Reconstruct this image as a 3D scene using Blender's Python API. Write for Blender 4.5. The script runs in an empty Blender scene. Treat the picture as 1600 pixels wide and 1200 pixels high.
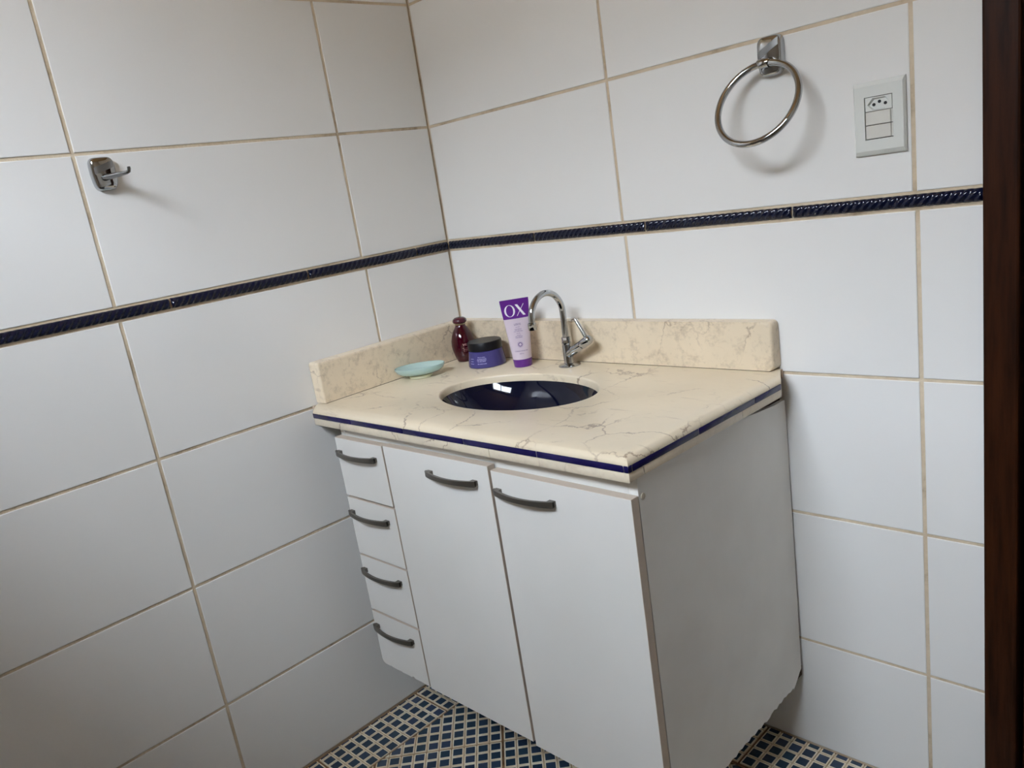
import bpy, bmesh, math, random
from math import sin, cos, pi, sqrt, radians
from mathutils import Vector, Matrix
from bpy_extras.object_utils import world_to_camera_view
random.seed(7)
S = bpy.context.scene
COL = S.collection

# ------------------------------------------------------------------ camera
YAW, PITCH, ROLL, FPX = 2.3902, -0.2496, -0.1571, 1241.67
F = Vector((cos(YAW)*cos(PITCH), sin(YAW)*cos(PITCH), sin(PITCH)))
R0 = Vector((sin(YAW), -cos(YAW), 0)); U0 = R0.cross(F)
R = cos(ROLL)*R0 + sin(ROLL)*U0; U = -sin(ROLL)*R0 + cos(ROLL)*U0
cd = bpy.data.cameras.new('camera'); cam = bpy.data.objects.new('camera', cd); COL.objects.link(cam)
M3 = Matrix((R, U, -F)).transposed()
cam.matrix_world = Matrix.Translation((1.6690, -1.4313, 1.2864)) @ M3.to_4x4()
cd.sensor_fit = 'HORIZONTAL'; cd.sensor_width = 36.0; cd.lens = 36.0*FPX/1600
cd.shift_x = 7.76/1600; cd.shift_y = 17.66/1600
cd.clip_start = 0.02
S.camera = cam

# ------------------------------------------------------------------ sky, daylight, exposure
S.view_settings.view_transform = 'Standard'; S.view_settings.look = 'None'
S.view_settings.gamma = 1.0; S.view_settings.use_curve_mapping = False
S.view_settings.exposure = 0.12
W = bpy.data.worlds.new('sky'); S.world = W; W.use_nodes = True
nt = W.node_tree; bg = nt.nodes['Background']
tc = nt.nodes.new('ShaderNodeTexCoord'); sx = nt.nodes.new('ShaderNodeSeparateXYZ')
rp = nt.nodes.new('ShaderNodeValToRGB')
nt.links.new(tc.outputs['Generated'], sx.inputs[0]); nt.links.new(sx.outputs['Z'], rp.inputs[0])
e = rp.color_ramp.elements
e[0].position = 0.0; e[0].color = (0.52, 0.39, 0.23, 1)
e[1].position = 0.04; e[1].color = (0.80, 0.78, 0.74, 1)
k = e.new(0.8); k.color = (0.52, 0.64, 0.80, 1)
nt.links.new(rp.outputs[0], bg.inputs[0]); bg.inputs[1].default_value = 12.0
WX0, WX1, WZ0, WZ1, WY = 0.45, 1.55, 2.00, 2.62, -2.10       # the window opening in the front wall
def area(name, loc, rot, sx_, sy_, power, color):
    l = bpy.data.lights.new(name, 'AREA'); l.shape = 'RECTANGLE'; l.size = sx_; l.size_y = sy_
    l.energy = power; l.color = color
    o = bpy.data.objects.new(name, l); COL.objects.link(o); o.location = loc; o.rotation_euler = rot; return o
# the bright part of the sky in front of the window (trees and houses hide what is lower)
EL = radians(42); D_ = 4.0
area('sky_light', (1.00, WY-D_*cos(EL), 2.31+D_*sin(EL)), (radians(90)-EL, 0, 0), 9.0, 2.25, 2360, (0.855, 0.955, 1.085))

# ------------------------------------------------------------------ materials
def mat(name, color, rough=0.5, metal=0.0, **kw):
    m = bpy.data.materials.new(name); m.use_nodes = True
    b = m.node_tree.nodes['Principled BSDF']
    b.inputs['Base Color'].default_value = (*color, 1); b.inputs['Roughness'].default_value = rough
    b.inputs['Metallic'].default_value = metal
    for k_, v_ in kw.items(): b.inputs[k_].default_value = v_
    return m
def N(m, t, **kw):
    n = m.node_tree.nodes.new(t)
    for k_, v_ in kw.items(): setattr(n, k_, v_)
    return n
def L(m, a, b): m.node_tree.links.new(a, b)
def P(m): return m.node_tree.nodes['Principled BSDF']
def coord(m, scale=(1, 1, 1)):
    g = N(m, 'ShaderNodeNewGeometry'); mp = N(m, 'ShaderNodeMapping'); mp.inputs['Scale'].default_value = scale
    L(m, g.outputs['Position'], mp.inputs[0]); return mp.outputs[0]
def noise(m, v, scale, detail=3.0, rough=0.5):
    n = N(m, 'ShaderNodeTexNoise'); n.inputs['Scale'].default_value = scale; n.inputs['Detail'].default_value = detail
    n.inputs['Roughness'].default_value = rough; L(m, v, n.inputs['Vector']); return n
def ramp(m, v, stops):
    r = N(m, 'ShaderNodeValToRGB'); el = r.color_ramp.elements
    while len(el) < len(stops): el.new(0.5)
    for q, (p, c) in zip(el, stops): q.position = p; q.color = (*c, 1) if len(c) == 3 else c
    L(m, v, r.inputs[0]); return r.outputs[0]
def mix(m, fac, a, b, mode='MIX'):
    n = N(m, 'ShaderNodeMix', data_type='RGBA', blend_type=mode)
    for s_, v_ in ((0, fac), (6, a), (7, b)):
        if hasattr(v_, 'links'): L(m, v_, n.inputs[s_])
        else: n.inputs[s_].default_value = v_ if s_ == 0 else (*v_, 1)
    return n.outputs[2]
def mathn(m, op, a, b=0.0):
    n = N(m, 'ShaderNodeMath', operation=op)
    for i, v_ in enumerate((a, b)):
        if hasattr(v_, 'links'): L(m, v_, n.inputs[i])
        else: n.inputs[i].default_value = v_
    return n.outputs[0]
def bump(m, h, strength, dist=0.001):
    b = N(m, 'ShaderNodeBump'); b.inputs['Strength'].default_value = strength; b.inputs['Distance'].default_value = dist
    L(m, h, b.inputs['Height']); L(m, b.outputs[0], P(m).inputs['Normal'])

M = {}
m = M['tile'] = mat('glazed_white_tile', (0.82, 0.806, 0.778), 0.07, **{'Specular IOR Level': 0.5})
n = noise(m, coord(m), 3.5, 1.0); bump(m, n.outputs[0], 0.05, 0.003)
m = M['grout'] = mat('sandy_grout', (0.6, 0.5, 0.38), 0.9)
n = noise(m, coord(m), 9.0, 5.0, 0.7); n2 = noise(m, coord(m), 160.0, 3.0)
c = ramp(m, n.outputs[0], [(0.30, (0.36, 0.28, 0.19)), (0.44, (0.60, 0.49, 0.35)), (0.62, (0.70, 0.59, 0.44))])
L(m, c, P(m).inputs['Base Color']); bump(m, n2.outputs[0], 0.7, 0.002)
m = M['floor_grout'] = mat('brown_floor_grout', (0.16, 0.09, 0.04), 0.9)
n = noise(m, coord(m), 40.0, 4.0)
L(m, ramp(m, n.outputs[0], [(0.3, (0.09, 0.045, 0.018)), (0.6, (0.24, 0.125, 0.05)), (0.8, (0.36, 0.22, 0.10))]), P(m).inputs['Base Color'])
m = M['floor_body'] = mat('tan_floor_tile_body', (0.34, 0.25, 0.15), 0.7)
n = noise(m, coord(m), 30.0, 3.0)
L(m, ramp(m, n.outputs[0], [(0.35, (0.40, 0.26, 0.12)), (0.65, (0.58, 0.46, 0.30))]), P(m).inputs['Base Color'])
m = M['floor_cream'] = mat('cream_mosaic_rim', (0.56, 0.50, 0.40), 0.35)
n = noise(m, coord(m), 25.0, 3.0)
L(m, ramp(m, n.outputs[0], [(0.35, (0.72, 0.60, 0.43)), (0.65, (0.86, 0.80, 0.65))]), P(m).inputs['Base Color'])
m = M['floor_blue'] = mat('blue_mosaic_glaze', (0.03, 0.07, 0.14), 0.22)
oi = N(m, 'ShaderNodeObjectInfo'); ge = N(m, 'ShaderNodeNewGeometry')
rnd = mathn(m, 'FRACT', mathn(m, 'ADD', oi.outputs['Random'], mathn(m, 'MULTIPLY', ge.outputs['Random Per Island'], 7.31)))
c1 = ramp(m, rnd, [(0.0, (0.009, 0.026, 0.062)), (0.5, (0.016, 0.044, 0.070)), (1.0, (0.034, 0.058, 0.115))])
n = noise(m, coord(m), 140.0, 3.0)
L(m, mix(m, mathn(m, 'MULTIPLY', n.outputs[0], 0.5), c1, (0.04, 0.058, 0.085)), P(m).inputs['Base Color'])
m = M['listello'] = mat('cobalt_rope_glaze', (0.0035, 0.0055, 0.022), 0.08, **{'Specular IOR Level': 0.5})
m = M['liner'] = mat('cobalt_liner_glaze', (0.013, 0.010, 0.085), 0.24, **{'Specular IOR Level': 0.3})
n = noise(m, coord(m), 30.0, 2.0)
L(m, ramp(m, n.outputs[0], [(0.4, (0.008, 0.006, 0.055)), (0.7, (0.016, 0.012, 0.08))]), P(m).inputs['Base Color'])

def marble(name, seed, base=(0.80, 0.68, 0.50), stain=0.0, cr=0.9):
    m = mat(name, base, 0.28)
    v = coord(m); ad = N(m, 'ShaderNodeVectorMath', operation='ADD'); ad.inputs[1].default_value = (seed*3.7, seed*1.9, seed*2.3)
    L(m, v, ad.inputs[0]); v = ad.outputs[0]
    w = noise(m, v, 7.0, 6.0, 0.65)
    wa = N(m, 'ShaderNodeVectorMath', operation='MULTIPLY_ADD'); wa.inputs[1].default_value = (0.10,)*3
    L(m, w.outputs['Color'], wa.inputs[0]); L(m, v, wa.inputs[2])
    w2 = noise(m, v, 40.0, 4.0, 0.6)
    wb = N(m, 'ShaderNodeVectorMath', operation='MULTIPLY_ADD'); wb.inputs[1].default_value = (0.018,)*3
    L(m, w2.outputs['Color'], wb.inputs[0]); L(m, wa.outputs[0], wb.inputs[2])
    vo = N(m, 'ShaderNodeTexVoronoi', feature='DISTANCE_TO_EDGE'); vo.inputs['Scale'].default_value = 7.5
    L(m, wb.outputs[0], vo.inputs['Vector'])
    crack = ramp(m, vo.outputs['Distance'], [(0.0, (1, 1, 1)), (0.009, (0.45,)*3), (0.019, (0, 0, 0))])
    mk = ramp(m, noise(m, v, 9.0, 3.0).outputs[0], [(0.47, (0, 0, 0)), (0.62, (1, 1, 1))])
    crack = mathn(m, 'MULTIPLY', crack, mk)
    # short fine streaks running one way
    mp = N(m, 'ShaderNodeMapping'); mp.inputs['Rotation'].default_value = (0, 0, 0.65); mp.inputs['Scale'].default_value = (14, 75, 40)
    L(m, v, mp.inputs[0])
    st = ramp(m, noise(m, mp.outputs[0], 1.0, 4.0, 0.6).outputs[0], [(0.62, (0, 0, 0)), (0.74, (1, 1, 1))])
    st = mathn(m, 'MULTIPLY', st, 0.42)
    cl = noise(m, v, 4.0, 4.0); cl2 = noise(m, v, 90.0, 4.0, 0.7)
    b0 = ramp(m, cl.outputs[0], [(0.35, tuple(x*0.93 for x in base)), (0.65, tuple(min(1, x*1.05) for x in base))])
    b0 = mix(m, mathn(m, 'MULTIPLY', cl2.outputs[0], 0.22), b0, tuple(x*0.72 for x in base))
    if stain:
        sn = ramp(m, noise(m, v, 34.0, 7.0, 0.8).outputs[0], [(0.50, (0, 0, 0)), (0.70, (1, 1, 1))])
        b0 = mix(m, mathn(m, 'MULTIPLY', sn, stain), b0, (0.30, 0.225, 0.15))
    c = mix(m, st, b0, (0.36, 0.25, 0.16))
    c = mix(m, mathn(m, 'MULTIPLY', crack, cr), c, (0.24, 0.15, 0.095))
    L(m, c, P(m).inputs['Base Color'])
    return m
M['marble'] = marble('beige_marble_top', 1.0)
M['marble_splash'] = marble('beige_marble_splash', 2.3, (0.80, 0.67, 0.49), 0.5, 0.6)
M['marble_edge'] = marble('beige_marble_edge', 4.1, (0.74, 0.64, 0.49), 0.25)
M['joint_white'] = mat('pale_joint', (0.55, 0.50, 0.48), 0.8)
M['mortar'] = mat('mortar_smear', (0.52, 0.41, 0.31), 0.9)
M['sink'] = mat('navy_ceramic', (0.003, 0.004, 0.016), 0.05, **{'Specular IOR Level': 0.4})
M['chrome'] = mat('chrome', (0.47, 0.485, 0.50), 0.06, 1.0)
M['chrome_satin'] = mat('satin_chrome', (0.33, 0.34, 0.345), 0.32, 1.0)
M['chrome_reflect_dark'] = mat('chrome_painted_reflection', (0.26, 0.26, 0.26), 0.15, 1.0)  # ordinary chrome for the hook arm, dark reflections painted into its colour
M['dark_hole'] = mat('black_hole', (0.008, 0.008, 0.008), 0.6)
m = M['laminate'] = mat('white_laminate', (0.75, 0.725, 0.68), 0.34)
n = noise(m, coord(m), 3.0, 3.0)
L(m, ramp(m, n.outputs[0], [(0.35, (0.725, 0.70, 0.652)), (0.65, (0.77, 0.745, 0.70))]), P(m).inputs['Base Color'])
m = M['panel'] = mat('worn_white_laminate', (0.78, 0.76, 0.72), 0.4)
n = noise(m, coord(m), 7.0, 4.0)
L(m, ramp(m, n.outputs[0], [(0.35, (0.75, 0.73, 0.69)), (0.65, (0.80, 0.785, 0.745))]), P(m).inputs['Base Color'])
n2 = noise(m, coord(m), 9.0, 2.0); bump(m, n2.outputs[0], 0.35, 0.004)
M['edge_band'] = mat('beige_edge_band', (0.58, 0.49, 0.40), 0.5)
M['chipboard'] = mat('dark_chipboard', (0.055, 0.030, 0.015), 0.95)
M['cap_beige'] = mat('beige_screw_cap', (0.52, 0.46, 0.36), 0.5)
m = M['nickel'] = mat('dark_brushed_nickel', (0.17, 0.155, 0.135), 0.38, 0.85)
def wood(name, d, l, sc):
    m = mat(name, d, 0.42, **{'Specular IOR Level': 0.15})
    v = coord(m, sc); n = noise(m, v, 3.0, 5.0, 0.65)
    L(m, ramp(m, n.outputs[0], [(0.3, d), (0.7, l)]), P(m).inputs['Base Color'])
    n2 = noise(m, v, 8.0, 4.0); bump(m, n2.outputs[0], 0.25, 0.002); return m
M['wood'] = wood('dark_stained_wood', (0.011, 0.0028, 0.0007), (0.042, 0.012, 0.0035), (22, 22, 1.6))
M['ceiling'] = wood('varnished_ceiling_boards', (0.50, 0.36, 0.22), (0.62, 0.47, 0.31), (20, 1.5, 20))
M['paint'] = mat('cream_painted_wall', (0.60, 0.545, 0.47), 0.7)
M['alu'] = mat('white_window_frame', (0.75, 0.75, 0.74), 0.4)
m = M['pane'] = bpy.data.materials.new('window_glass'); m.use_nodes = True
m.node_tree.nodes.remove(P(m)); tb_ = N(m, 'ShaderNodeBsdfTransparent'); gb_ = N(m, 'ShaderNodeBsdfGlossy'); gb_.inputs['Roughness'].default_value = 0.0
mx_ = N(m, 'ShaderNodeMixShader'); mx_.inputs[0].default_value = 0.06
L(m, tb_.outputs[0], mx_.inputs[1]); L(m, gb_.outputs[0], mx_.inputs[2]); L(m, mx_.outputs[0], m.node_tree.nodes['Material Output'].inputs[0])
M['abs'] = mat('white_plastic', (0.71, 0.72, 0.68), 0.25)
M['abs_cream'] = mat('cream_plastic', (0.68, 0.66, 0.60), 0.35)
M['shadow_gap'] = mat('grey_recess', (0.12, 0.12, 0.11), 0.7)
M['tube'] = mat('pale_lilac_plastic', (0.66, 0.56, 0.63), 0.32)
M['purple'] = mat('purple_plastic', (0.125, 0.017, 0.25), 0.28)
M['purple_text'] = mat('purple_print', (0.10, 0.03, 0.20), 0.5)
M['fine_print'] = mat('fine_purple_print', (0.26, 0.17, 0.34), 0.5)
M['white_text'] = mat('white_print', (0.85, 0.82, 0.88), 0.4)
M['jar'] = mat('violet_plastic', (0.058, 0.050, 0.19), 0.25)
M['lid'] = mat('black_lid', (0.004, 0.004, 0.006), 0.38, **{'Specular IOR Level': 0.3})
M['lilac_text'] = mat('lilac_print', (0.30, 0.28, 0.55), 0.5)
M['bottle'] = mat('oxblood_glass', (0.040, 0.001, 0.006), 0.06, **{'Coat Weight': 0.1})
M['bottle_cap'] = mat('oxblood_cap', (0.075, 0.012, 0.022), 0.22)
M['gold'] = mat('brass_ring', (0.62, 0.50, 0.32), 0.3, 0.9)
M['pink_text'] = mat('pink_print', (0.55, 0.28, 0.26), 0.5)
M['aqua'] = mat('frosted_aqua_glass', (0.66, 0.84, 0.80), 0.12, **{'Transmission Weight': 0.5, 'IOR': 1.35})
M['foot'] = mat('pale_cream_glass', (0.66, 0.66, 0.46), 0.3)

# ------------------------------------------------------------------ helpers
def ob(name, bm, mats, parent=None, smooth=False, loc=None):
    me = bpy.data.meshes.new(name)
    if isinstance(bm, bmesh.types.BMesh):
        bm.normal_update(); bm.to_mesh(me); bm.free()
    else:
        me.from_pydata(bm[0], [], bm[1])
        if len(bm) > 2: me.polygons.foreach_set('material_index', bm[2])
    for q in (mats if isinstance(mats, (list, tuple)) else [mats]): me.materials.append(q)
    if smooth:
        me.polygons.foreach_set('use_smooth', [True]*len(me.polygons))
        if smooth is not True: me.set_sharp_from_angle(angle=radians(smooth))
    o = bpy.data.objects.new(name, me); COL.objects.link(o)
    if parent: o.parent = parent
    if loc: o.location = loc
    return o
def thing(name, label, cat, loc=(0, 0, 0), group=None):
    o = bpy.data.objects.new(name, None); COL.objects.link(o); o.location = loc
    o.empty_display_size = 0.05
    o['label'] = label; o['category'] = cat
    if group: o['group'] = group
    return o
def recalc(bm): bmesh.ops.recalc_face_normals(bm, faces=bm.faces); return bm
def box(x0, x1, y0, y1, z0, z1, bev=0.0, seg=2, bm=None):
    own = bm is None; bm = bm or bmesh.new()
    r = bmesh.ops.create_cube(bm, size=1.0)
    for v in r['verts']:
        v.co = Vector(((x0+x1)/2 + v.co.x*(x1-x0), (y0+y1)/2 + v.co.y*(y1-y0), (z0+z1)/2 + v.co.z*(z1-z0)))
    if bev:
        es = list({e_ for v in r['verts'] for e_ in v.link_edges})
        bmesh.ops.bevel(bm, geom=es, offset=bev, segments=seg, profile=0.5, affect='EDGES')
    return bm
def prism(poly, d, axis, lo, hi, bev=0.0, bm=None):
    """extrude a 2D polygon (list of (a,b)) along axis from lo to hi"""
    bm = bm or bmesh.new()
    def mk(a, b, c): return {'x': (c, a, b), 'y': (a, c, b), 'z': (a, b, c)}[axis]
    A = [bm.verts.new(mk(a, b, lo)) for a, b in poly]; B = [bm.verts.new(mk(a, b, hi)) for a, b in poly]
    n = len(poly); bm.faces.new(A); bm.faces.new(B)
    for i in range(n): bm.faces.new((A[i], A[(i+1) % n], B[(i+1) % n], B[i]))
    recalc(bm)
    if bev:
        es = [e_ for e_ in bm.edges if len(e_.link_faces) == 2 and e_.calc_face_angle(0) > 0.6]
        bmesh.ops.bevel(bm, geom=es, offset=bev, segments=2, profile=0.5, affect='EDGES')
    return bm
def rings(loops, close_a=True, close_b=True, bm=None, mat_of=None):
    bm = bm or bmesh.new(); prev = None; n = len(loops[0]); first = None
    for li, lp in enumerate(loops):
        vs = [bm.verts.new(p) for p in lp]
        if prev:
            for i in range(n):
                f = bm.faces.new((prev[i], prev[(i+1) % n], vs[(i+1) % n], vs[i]))
                if mat_of: f.material_index = mat_of(li)
        else: first = vs
        prev = vs
    if close_a: bm.faces.new(list(reversed(first)))
    if close_b:
        f = bm.faces.new(prev)
        if mat_of: f.material_index = mat_of(len(loops))
    return recalc(bm)
def lathe(prof, seg=48, c=(0, 0, 0), sx_=1.0, sy_=1.0, rot=0.0, close_a=True, close_b=True, mat_of=None):
    lp = []
    for r, z in prof:
        q = []
        for i in range(seg):
            t = 2*pi*i/seg; x, y = r*cos(t)*sx_, r*sin(t)*sy_
            q.append((c[0]+x*cos(rot)-y*sin(rot), c[1]+x*sin(rot)+y*cos(rot), c[2]+z))
        lp.append(q)
    return rings(lp, close_a, close_b, mat_of=mat_of)
def tube(path, rad, seg=20, caps=True, bm=None):
    path = [Vector(p) for p in path]; lp = []; up = None
    for i, p in enumerate(path):
        t = (path[min(i+1, len(path)-1)] - path[max(i-1, 0)]).normalized()
        if up is None:
            up = Vector((0, 0, 1)) if abs(t.z) < 0.9 else Vector((1, 0, 0))
        a = t.cross(up).normalized(); b = a.cross(t).normalized(); up = b
        r = rad[i] if isinstance(rad, (list, tuple)) else rad
        lp.append([p + r*(cos(2*pi*k_/seg)*a + sin(2*pi*k_/seg)*b) for k_ in range(seg)])
    return rings(lp, caps, caps, bm)
def clip(poly, a, b, c):
    """keep a*x+b*y<=c"""
    out = []
    for i in range(len(poly)):
        p, q = poly[i], poly[(i+1) % len(poly)]
        dp, dq = a*p[0]+b*p[1]-c, a*q[0]+b*q[1]-c
        if dp <= 0: out.append(p)
        if dp*dq < 0:
            t = dp/(dp-dq); out.append((p[0]+t*(q[0]-p[0]), p[1]+t*(q[1]-p[1])))
    return out
def poly_area(p): return 0.5*abs(sum(p[i][0]*p[(i+1) % len(p)][1]-p[(i+1) % len(p)][0]*p[i][1] for i in range(len(p)))) if len(p) > 2 else 0
def text_mesh(body, size, align='CENTER'):
    cu = bpy.data.curves.new('t', 'FONT'); cu.body = body; cu.size = size; cu.align_x = align; cu.resolution_u = 3
    o = bpy.data.objects.new('t', cu); COL.objects.link(o)
    dg = bpy.context.evaluated_depsgraph_get(); me = o.evaluated_get(dg).to_mesh()
    vs = [(v.co.x, v.co.y) for v in me.vertices]; fs = [tuple(p.vertices) for p in me.polygons]
    bpy.data.objects.remove(o); bpy.data.curves.remove(cu)
    return vs, fs
def flat_on(name, vf, fn, material, parent):
    vs, fs = vf
    return ob(name, ([tuple(fn(a, b)) for a, b in vs], fs), material, parent)
def dashes(rows, h, seed):
    """rows: (y, half_width) -> little print marks too small to read"""
    rr = random.Random(seed); vs = []; fs = []
    for y, hw in rows:
        x = -hw
        while x < hw-0.0006:
            w = rr.uniform(0.0007, 0.0016); g = 0.0004 if rr.random() < 0.8 else 0.0011
            w = min(w, hw-x); hh = h*rr.choice((0.7, 1.0, 1.0))
            b = len(vs); vs += [(x, y), (x+w, y), (x+w, y+hh), (x, y+hh)]; fs.append((b, b+1, b+2, b+3)); x += w+g
    return vs, fs
def structure(o): o['kind'] = 'structure'; return o

# ------------------------------------------------------------------ the room
CEIL = 2.85; XR = 2.40; YF = WY; DX0, DX1, DTOP = 1.290, 2.10, 2.12
TH = 0.0048
ZR = [0.0, 0.2635, 0.5615, 0.8583, 1.154, 1.1795, 1.4754, 1.7723, 2.069, 2.366, 2.663, CEIL]
JH, JV = 0.0032, 0.0036       # half joint widths

def tile_mesh(w, h):
    """glazed tile, front face at local z=0 looking +z, lower left corner at the origin"""
    b, d = 0.0013, 0.004
    o = [(0, 0), (w, 0), (w, h), (0, h)]; i = [(b, b), (w-b, b), (w-b, h-b), (b, h-b)]
    v = [(x, y, -d) for x, y in o]+[(x, y, -0.0007) for x, y in o]+[(x, y, 0) for x, y in i]
    f = [(8, 9, 10, 11)]
    for k_ in range(4):
        l = (k_+1) % 4; f += [(k_, l, 4+l, 4+k_), (4+k_, 4+l, 8+l, 8+k_)]
    return v, f
tile_cache = {}
def wall_tiles(parent, cols_low, cols_up, end, rows, frame, skip=None):
    """frame(u,z) -> local matrix of a tile whose lower left corner sits at u,z"""
    for r in range(len(rows)-1):
        if r == 4: continue                                   # the rope border row
        cols = cols_low if r < 4 else cols_up
        z0, z1 = rows[r]+JH, rows[r+1]-JH
        if r == 0: z0 = 0.002
        if r == len(rows)-2: z1 = rows[r+1]
        for cx in range(len(cols)-1):
            u0, u1 = cols[cx]+JV, cols[cx+1]-JV
            if cx == 0: u0 = cols[cx]+0.0035
            if cx == len(cols)-2: u1 = cols[cx+1]-(0.0045 if cols[-1] == 0.0 else 0)
            pieces = [(u0, u1, z0, z1)]
            if skip: pieces = skip(u0, u1, z0, z1)
            for a0, a1, b0, b1 in pieces:
                key = (round(a1-a0, 4), round(b1-b0, 4))
                if key not in tile_cache:
                    me = bpy.data.meshes.new('wall_tile'); v, f = tile_mesh(*key); me.from_pydata(v, [], f); me.materials.append(M['tile'])
                    tile_cache[key] = me
                o = bpy.data.objects.new('wall_tile', tile_cache[key]); COL.objects.link(o); o.parent = parent
                t = Matrix.Rotation(random.uniform(-0.0012, 0.0012), 4, 'X') @ Matrix.Rotation(random.uniform(-0.0012, 0.0012), 4, 'Y')
                o.matrix_local = frame(a0, b0) @ t

# left wall: local frame with the wall in the plane x=0, turned by a hair about z (the corner is not quite square)
wl = structure(ob('wall_left', box(-0.12, -0.0022, YF-0.1, 0.0, -0.02, CEIL), M['grout'])); wl.rotation_euler = (0, 0, -TH)
def fr_left(u, z):      # u runs away from the corner; tile local x -> +y so start at the far end
    return Matrix(((0, 0, 1, 0), (1, 0, 0, u), (0, 1, 0, z), (0, 0, 0, 1)))
lowL = [-2.0799, -1.4792, -0.8785, -0.2771, 0.0]; upL = [-2.08, -1.4785, -0.8809, -0.2833, 0.0]
for q in (lowL, upL): q.insert(0, YF)
wall_tiles(wl, lowL, upL, 0, ZR, fr_left)

# back wall with the doorway on its right
bmw = box(-0.1, DX0, 0.0022, 0.14, -0.02, CEIL); box(DX0, DX1, 0.0022, 0.14, DTOP, CEIL, bm=bmw); box(DX1, XR+0.1, 0.0022, 0.14, -0.02, CEIL, bm=bmw)
wb = structure(ob('wall_back', bmw, M['grout']))
def fr_back(u, z): return Matrix(((1, 0, 0, u), (0, 0, -1, 0), (0, 1, 0, z), (0, 0, 0, 1)))
def skip_door(u0, u1, z0, z1):
    out = []
    if u0 < DX0: out.append((u0, min(u1, DX0), z0, z1))
    if u1 > DX0 and z1 > DTOP: out.append((max(u0, DX0), min(u1, DX1), max(z0, DTOP), z1)) if u0 < DX1 else None
    if u1 > DX1: out.append((max(u0, DX1), u1, z0, z1))
    return [p for p in out if p[1]-p[0] > 0.01 and p[3]-p[2] > 0.01]
lowB = [0.0, 0.5918, 1.1918, 1.7918, XR]; upB = [0.0, 0.5888, 1.1884, 1.7884, XR]
wall_tiles(wb, lowB, upB, 0, ZR, fr_back, skip_door)

# other walls (behind the camera) and the ceiling
structure(ob('wall_right', box(XR, XR+0.1, YF-0.1, 0.0, -0.02, CEIL), M['paint']))
bmw = box(-0.1, WX0, YF-0.12, YF, -0.02, CEIL); box(WX1, XR, YF-0.12, YF, -0.02, CEIL, bm=bmw)
box(WX0, WX1, YF-0.12, YF, -0.02, WZ0, bm=bmw); box(WX0, WX1, YF-0.12, YF, WZ1, CEIL, bm=bmw)
structure(ob('wall_front', bmw, M['paint']))
structure(ob('ceiling', box(-0.12, XR+0.1, YF-0.12, 0.14, CEIL, CEIL+0.05), M['ceiling']))
w1 = structure(ob('window_1', box(WX0, WX0+0.035, YF-0.09, YF-0.05, WZ0, WZ1), M['alu']))
bmw = bmesh.new()
for a in ((WX1-0.035, WX1, WZ0, WZ1), (WX0+0.035, WX1-0.035, WZ0, WZ0+0.035), (WX0+0.035, WX1-0.035, WZ1-0.035, WZ1), ((WX0+WX1)/2-0.02, (WX0+WX1)/2+0.02, WZ0+0.035, WZ1-0.035)):
    box(a[0], a[1], YF-0.09, YF-0.05, a[2], a[3], bm=bmw)
ob('window_frame', bmw, M['alu'], w1)
for a, b in ((WX0+0.035, (WX0+WX1)/2-0.02), ((WX0+WX1)/2+0.02, WX1-0.035)):
    ob('pane', box(a, b, YF-0.072, YF-0.068, WZ0+0.035, WZ1-0.035), M['pane'], w1)

# door_1: wooden casing on the back wall and the leaf in its opening
d1 = structure(ob('door_1', box(DX0+0.0575, DX1-0.0575, 0.008, 0.05, 0.003, DTOP-0.055, 0.002), M['wood']))
bmw = box(DX0+0.001, DX0+0.052, -0.014, 0.13, 0.001, DTOP, 0.004)
ob('door_jamb', bmw, M['wood'], d1)
ob('door_jamb', box(DX1-0.052, DX1-0.001, -0.014, 0.13, 0.001, DTOP, 0.004), M['wood'], d1)
ob('door_stop', box(DX0+0.0520, DX0+0.080, 0.0501, 0.075, 0.001, DTOP-0.052), M['wood'], d1)
ob('door_stop', box(DX1-0.080, DX1-0.0520, 0.0501, 0.075, 0.001, DTOP-0.052), M['wood'], d1)
ob('door_stop', box(DX0+0.0800, DX1-0.0800, 0.0501, 0.075, DTOP-0.085, DTOP-0.050), M['wood'], d1)
ob('door_head', box(DX0+0.053, DX1-0.053, -0.014, 0.13, DTOP-0.05, DTOP-0.001, 0.004), M['wood'], d1)

# ------------------------------------------------------------------ rope border pieces
def rope_mesh(length, pitch=0.0138, hh=0.0108, depth=0.0090):
    nx = max(8, int(length/pitch*8)); nu = 9; v = []; f = []
    for i in range(nx+1):
        x = 0.0008+(length-0.0016)*i/nx
        end = min(1.0, min(i, nx-i)/2.0+0.15)
        for j in range(nu+1):
            a = pi*j/nu; zz = -cos(a); dd = sin(a)
            ph = (x - zz*hh*0.85)/pitch*2*pi
            rd = 0.45+0.55*abs(sin(ph/2))**0.8
            v.append((x, zz*hh*(0.93+0.07*rd), dd*depth*rd*(0.55+0.45*end)+0.0005))
    for i in range(nx):
        for j in range(nu):
            a = i*(nu+1)+j; f.append((a, a+nu+1, a+nu+2, a+1))
    return v, f
rope_cache = {}
def rope(parent, u0, u1, zc, frame):
    k_ = round(u1-u0, 4)
    if k_ not in rope_cache:
        me = bpy.data.meshes.new('rope_border_tile'); v, f = rope_mesh(k_); me.from_pydata(v, [], f); me.materials.append(M['listello'])
        me.polygons.foreach_set('use_smooth', [True]*len(me.polygons)); rope_cache[k_] = me
    o = bpy.data.objects.new('rope_border_tile', rope_cache[k_]); COL.objects.link(o); o.parent = parent
    o.matrix_local = frame(u0, zc) @ Matrix.Translation((0, 0, -0.0015))
zc = 1.1672
cuts = [YF, -1.7647, -1.4341, -1.1037, -0.7733, -0.4430, -0.1132, -0.0025]
for a, b in zip(cuts, cuts[1:]): rope(wl, a+0.0012, b-0.0012, zc, fr_left)
cuts = [0.0045, 0.3231, 0.6490, 0.9769, DX0+0.0012]
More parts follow.
